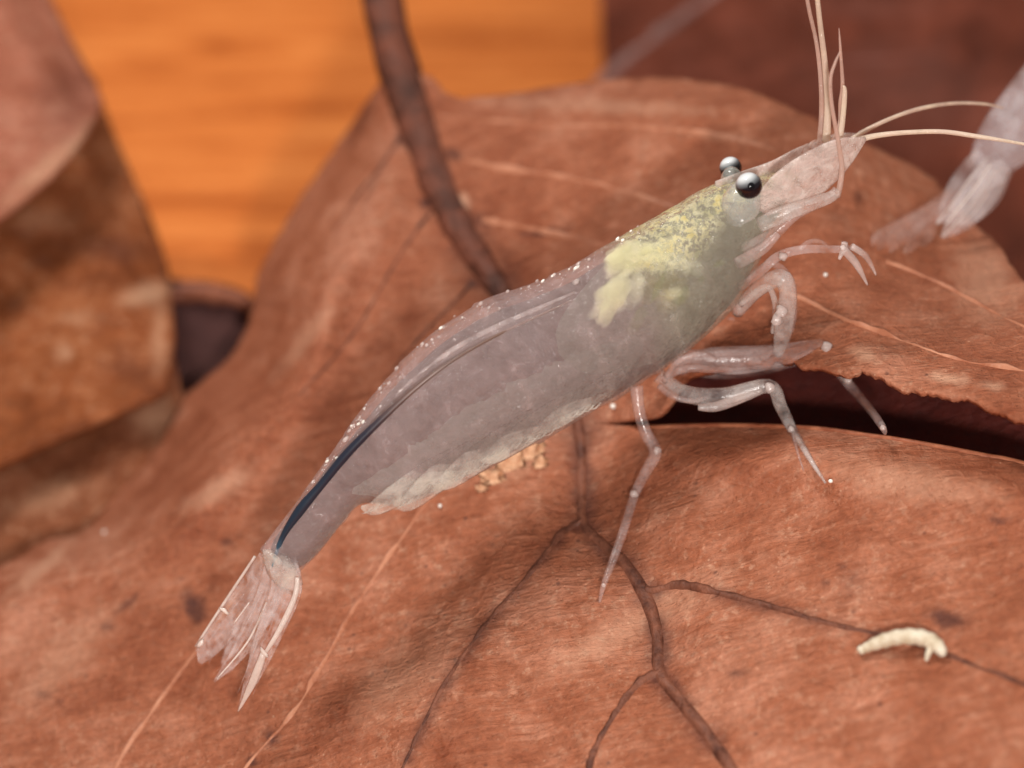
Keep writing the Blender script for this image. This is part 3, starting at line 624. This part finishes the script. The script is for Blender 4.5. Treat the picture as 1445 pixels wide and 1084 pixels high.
leg([(1040, 440, 0.05, 26), (1070, 408, 0.14, 30), (1102, 392, 0.2, 36), (1112, 415, 0.21, 34), (1108, 445, 0.2, 38), (1104, 474, 0.19, 34), (1098, 500, 0.17, 20)], [(1104, 440, 0.24, 26), (1096, 452, 0.24, 24)], 'leg2')
ch = leg([(1045, 405, 0.08, 18), (1072, 385, 0.18, 17), (1098, 362, 0.24, 18), (1135, 352, 0.26, 17), (1180, 352, 0.27, 15), (1196, 350, 0.27, 16)], [(1105, 362, 0.27, 17), (1190, 350, 0.3, 13)])
for pts, w in [([(1190, 352), (1208, 372), (1224, 402)], [12, 11, 3]), ([(1202, 348), (1222, 362), (1236, 388)], [10, 9, 3]), ([(1192, 342), (1190, 352), (1184, 366)], [9, 9, 4])]:
    part('claw_finger', stube(pts, 0.28, w), 'joint', ch)
leg([(1030, 455, -0.1, 20), (1060, 470, -0.16, 18), (1020, 490, -0.2, 16), (985, 512, -0.24, 12)], [], 'leg')
leg([(1128, 352, 0.1, 9), (1140, 342, 0.1, 9), (1158, 341, 0.1, 8), (1170, 350, 0.1, 6)], [], 'leg', 8)

leg([(948, 516, 0.02, 18), (1000, 498, 0.06, 20), (1070, 494, 0.1, 18), (1150, 486, 0.12, 14), (1166, 492, 0.14, 10)], [])
leg([(940, 530, 0.08, 16), (975, 520, 0.14, 15), (1040, 524, 0.16, 14), (1095, 516, 0.16, 12), (1150, 508, 0.16, 9)], [])
leg([(938, 538, 0.1, 12), (955, 512, 0.16, 11), (985, 500, 0.18, 11), (1010, 508, 0.17, 8)], [])
leg([(930, 545, 0.1, 12), (950, 560, 0.15, 12), (978, 566, 0.17, 10), (1000, 560, 0.17, 7)], [])
leg([(1055, 395, 0.1, 14), (1088, 372, 0.16, 14), (1116, 396, 0.17, 14), (1120, 440, 0.16, 13), (1116, 470, 0.15, 8)], [])
leg([(1045, 430, 0.1, 12), (1080, 404, 0.16, 11), (1094, 430, 0.17, 12), (1090, 470, 0.16, 8)], [], 'leg2')
leg([(1165, 492, 0.2, 22), (1178, 512, 0.2, 20), (1194, 536, 0.2, 17)], [], 'leg2')
leg([(1118, 606, 0.26, 14), (1138, 640, ml + 0.01, 11), (1158, 672, on_leaf(1158, 672) + 0.02, 6)], [], 'leg2')

# swimmerets along the belly
for i, (x, y, dx, dy, w) in enumerate([(830, 572, -62, 28, 36), (765, 606, -72, 34, 44), (700, 640, -72, 36, 46), (640, 668, -66, 38, 46), (590, 688, -62, 26, 40)]):
    sw = part('swimmeret', stube([(x + 60, y - 52), (x + 20, y - 24), (x + dx * 0.5, y + dy * 0.4), (x + dx * 1.0, y + dy * 1.12), (x + dx * 1.3, y + dy * 1.05)], [0.06, 0.10, 0.13, 0.13, 0.12], [20, w, w * 0.95, w * 0.62, 5], flat=L_, flat_k=0.16, n=14), 'milky', shrimp)
    for h in range(9):
        t = h / 8.0; hx = x + 10 + (dx * 1.15 - 10) * t; hy = y - 10 + (dy * 1.05 + 10) * t + w * 0.40 * (1 - 0.55 * t)
        part('fringe', stube([(hx + 8, hy - 9), (hx, hy), (hx - 8 - 5 * random.random(), hy + 5 * random.random())], 0.13, [3.5, 3, 1], n=5, sub=2), 'milky', sw)
# tail fan
def fan(pts, lat, w, label=None, flat=None):
    b = part('tail_fan_blade', stube(pts, lat, [k * 1.12 for k in w], flat=flat if flat is not None else (0.6 * L_ + 0.8 * dd), flat_k=0.07, n=16), 'fan', shrimp)
    for i in range(4):                                                        # fine rays towards the tip
        o = (i - 1.5) / 1.5; k = random.uniform(0.85, 1.15)
        (x0, y0), (x1, y1), (x2, y2) = pts[1], pts[-2], pts[-1]; nx, ny = -(y2 - y0), x2 - x0; m = math.hypot(nx, ny); nx /= m; ny /= m
        part('ray', stube([(x0 + nx * o * w[1] * 0.3, y0 + ny * o * w[1] * 0.3), (x1 + nx * o * w[-2] * 0.42, y1 + ny * o * w[-2] * 0.42), (x1 + (x2 - x1) * k * (1 - 0.4 * abs(o)) + nx * o * w[-2] * 0.4, y1 + (y2 - y1) * k * (1 - 0.4 * abs(o)) + ny * o * w[-2] * 0.4)],
                          [lat[1], lat[-2], lat[-1]], [1.0, 1.1, 0.5], n=5, sub=3), 'fan', b)
    return b
b1 = fan([(398, 792), (404, 830), (385, 880), (362, 940), (336, 1004)], [0.03, 0.08, 0.1, 0.1, 0.08], [36, 42, 38, 26, 2])
part('edge_rib', stube([(420, 815), (416, 842), (396, 886), (374, 922)], [0.1, 0.12, 0.13, 0.13], [7, 8, 8, 5], n=8), 'fanrib', b1)
part('edge_rib', stube([(372, 922), (358, 960), (336, 1004)], [0.13, 0.12, 0.09], [9, 12, 2], n=8), 'fanrib', b1)
b2 = fan([(390, 795), (380, 840), (355, 890), (330, 930), (302, 962)], [0.0] * 5, [32, 36, 30, 18, 3])
part('edge_rib', stube([(376, 850), (350, 905), (306, 958)], [0.03] * 3, [3, 3, 2], n=6), 'fanrib', b2)
b3 = fan([(378, 790), (352, 835), (320, 880), (292, 915), (282, 936)], [-0.05, -0.08, -0.1, -0.1, -0.1], [30, 38, 38, 30, 6])
part('edge_rib', stube([(360, 785), (318, 848), (276, 912)], [-0.06, -0.09, -0.1], [4, 4, 3], n=6), 'fanrib', b3)
b4 = fan([(380, 800), (362, 850), (335, 900), (312, 940)], [-0.1, -0.14, -0.16, -0.16], [24, 28, 22, 4])
part('edge_rib', stube([(352, 850), (330, 880)], [-0.02] * 2, [2, 2], n=6), 'fanrib', b4)
tl = fan([(392, 786), (388, 830), (372, 880), (352, 925)], [0.04, 0.05, 0.06, 0.06], [36, 34, 26, 8], flat=dd)
part('tail_joint', blob_geo(sp(400, 808, 0.03), (L_ * 0.05, (sp(425, 812) - sp(375, 785)) * 0.55, (sp(400, 835) - sp(400, 785)) * 0.5), 0.3, 3), 'milky', shrimp)
for x, y, l, an, a, b, bl in [(316, 862, -0.06, -0.55, 8, 3, b3), (283, 908, -0.06, 0.95, 8, 3, b3), (373, 921, 0.15, -0.9, 8, 3, b1)]:  # pale flecks put in as glints on the fan
    c, s_ = math.cos(an), math.sin(an); A = (R_ * c + U_ * s_) * a * PX; B = (-R_ * s_ + U_ * c) * b * PX
    part('glint_spot', blob_geo(sp(x, y, l), (A, B, W_ * 1.5 * PX), 0.6, x, 2), 'fanrib', bl)

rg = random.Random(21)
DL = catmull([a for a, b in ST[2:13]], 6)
for i in range(80):  # pale bumps paint in the wet glints along the back
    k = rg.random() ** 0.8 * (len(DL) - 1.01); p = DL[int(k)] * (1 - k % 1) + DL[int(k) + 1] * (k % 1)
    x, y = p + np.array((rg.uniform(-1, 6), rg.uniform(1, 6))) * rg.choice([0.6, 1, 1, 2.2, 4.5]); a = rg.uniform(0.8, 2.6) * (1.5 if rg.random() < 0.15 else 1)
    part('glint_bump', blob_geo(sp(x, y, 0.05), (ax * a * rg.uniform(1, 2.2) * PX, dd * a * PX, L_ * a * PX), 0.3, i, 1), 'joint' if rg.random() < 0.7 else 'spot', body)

# second shrimp: its tail end reaches into the picture, the rest of it lies beyond
Q2 = -0.72
sh2 = empty('shrimp', pt(1540, 80, Q2 - 0.15), 'second glassy shrimp with milky folded tail fan over dark maroon leaf', 'shrimp')
def t2(pts, w, dq=0.0, **kw): return tube_geo([pt(x, y, Q2 + dq) for x, y in pts], [k * PX / 2 for k in w], **kw)
C2 = [(1384, 240), (1404, 217), (1432, 186), (1480, 138), (1545, 78), (1620, 15), (1700, -45), (1780, -95), (1850, -130)]; W2 = [44, 78, 100, 122, 150, 172, 168, 130, 40]
v, f = t2(C2, W2, n=24, flat=W_, flat_k=0.75)
MS['skin2'] = film_mat('second_skin', (0.86, 0.84, 0.88), 0.25, (0.78, 0.76, 0.80), 9, 1.25, 0.2, 0.4, lo=0.3, hi=1.6)
MS['fan2'] = film_mat('second_fan', (0.88, 0.78, 0.76), 0.2, (0.86, 0.82, 0.84), 14, 1.12, 0.25, 0.2, lo=0.3, hi=1.6)
mesh_obj('body', v, f, MS['skin2'], sh2)
v, f = t2(C2, [k * 0.84 for k in W2], n=20, flat=W_, flat_k=0.75); mesh_obj('tail_muscle', v, f, MS['flesh'], sh2)
v, f = t2([(1385, 262), (1402, 246), (1420, 232)], [26, 40, 20], 0.06, flat=W_, flat_k=0.5); mesh_obj('tail_joint', v, f, MS['fan2'], sh2)
for pts, w, dq in [([(1394, 222), (1366, 256), (1343, 288), (1322, 316)], [44, 48, 36, 4], 0.03), ([(1404, 240), (1382, 276), (1354, 310), (1329, 335)], [44, 50, 40, 4], 0.08),
                   ([(1412, 236), (1394, 272), (1374, 300), (1352, 318)], [40, 44, 30, 5], 0.0), ([(1398, 232), (1374, 268), (1348, 300), (1334, 318)], [30, 34, 26, 5], 0.11)]:
    v, f = t2(pts, w, dq, flat=W_, flat_k=0.1, n=16); b = mesh_obj('tail_fan_blade', v, f, MS['fan2'], sh2)
    v, f = t2(pts, [2.5, 3, 2.5, 1.5], dq + 0.012, n=6); mesh_obj('edge_rib', v, f, MS['fanrib'], b)

# scrap of shed skin
sk = empty('shed_skin', pt(1280, 320, -0.3), 'thin pinkish scrap of shed skin beside the second shrimp tail', 'skin scrap')
def qs(x, y): return float(q_main(x, y)[0]) + 0.08
M_sk = film_mat('shed_skin_film', (0.84, 0.56, 0.48), 0.11, (0.88, 0.68, 0.62), 9, 1.06)
rk = random.Random(2)
for i in range(11):
    ex, ey = (1224 + i * 7 + rk.uniform(-6, 6), 334 + (i % 3) * 7 + rk.uniform(-5, 5)); t = rk.uniform(0.35, 0.6)
    pts = [(1348 + rk.uniform(-8, 6), 268 + rk.uniform(-6, 10)), (1348 + (ex - 1348) * t + rk.uniform(-4, 4), 268 + (ey - 268) * t + rk.uniform(-8, 8)), (ex + 12, ey - 8), (ex, ey + 4)]
    v, f = tube_geo([pt(x, y, qs(x, y) + rk.uniform(0, 0.06)) for x, y in pts], np.array([5, rk.uniform(8, 16), rk.uniform(10, 18), 3]) * PX / 2, 10, W_, 0.25)
    mesh_obj('strand', v, f, M_sk, sk)

# grub on the right-hand vein
gb = empty('grub', main_pt(1275, 915)[0], 'small cream white curled grub lying across the leaf vein', 'grub')
M_gb = simple_mat('grub_cream', (0.50, 0.40, 0.27), (0.72, 0.65, 0.52), 16, 0.4, 0.5)
gpts = [(1212, 919), (1225, 913), (1245, 905), (1270, 899), (1296, 899), (1316, 906), (1328, 918), (1330, 926)]; gw = [8, 14, 19, 21, 22, 21, 16, 8]; gh = [0.02, 0.03, 0.045, 0.06, 0.06, 0.055, 0.045, 0.03]
cc = catmull(np.c_[gpts, gw, gh], 6)
ring = cc[:, 2] * PX / 2 * (1 + 0.06 * np.sin(np.arange(len(cc)) * 2 * math.pi / 4))
v, f = tube_geo([main_pt(x, y, h)[0] for x, y, _, h in cc], ring, 14, sub=2); mesh_obj('body', v, f, M_gb, gb)
v, f = tube_geo([main_pt(x, y, h)[0] for x, y, h in [(1316, 912, 0.05), (1310, 922, 0.04), (1307, 932, 0.015)]], np.array([5, 4, 2.5]) * PX, 8); mesh_obj('leg', v, f, M_gb, gb)
v, f = blob_geo(main_pt(1216, 917, 0.025)[0], np.eye(3) * 6.5 * PX, 0.15, 2, 2); mesh_obj('head', v, f, M_gb, gb)

# added flakes coloured as caustic glare under the belly, added beads as glints
M_cr = simple_mat('glare_tan', (0.42, 0.17, 0.08), (0.85, 0.52, 0.32), 25, 0.4, 0.5)
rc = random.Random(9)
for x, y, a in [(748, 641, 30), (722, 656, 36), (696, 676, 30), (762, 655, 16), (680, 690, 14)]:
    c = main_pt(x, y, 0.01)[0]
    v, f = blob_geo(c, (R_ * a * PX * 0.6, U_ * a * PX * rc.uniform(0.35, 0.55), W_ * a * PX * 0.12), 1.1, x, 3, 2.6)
    o = mesh_obj('glare_flake', v, f, M_cr, base=c); o['label'] = 'tan flake painted as caustic glare under the shrimp belly'; o['category'] = 'glare flake'; o['group'] = 'glare flakes under the shrimp belly'
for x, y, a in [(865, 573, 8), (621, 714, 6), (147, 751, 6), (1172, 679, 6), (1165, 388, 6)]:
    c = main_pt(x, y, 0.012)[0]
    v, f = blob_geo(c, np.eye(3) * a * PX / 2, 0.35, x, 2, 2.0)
    o = mesh_obj('glint_bead', v, f, MS['spot'], base=c); o['label'] = 'tiny pale bead painted as a glint on the copper leaf'; o['category'] = 'glint bead'; o['group'] = 'glint beads on the copper leaf'
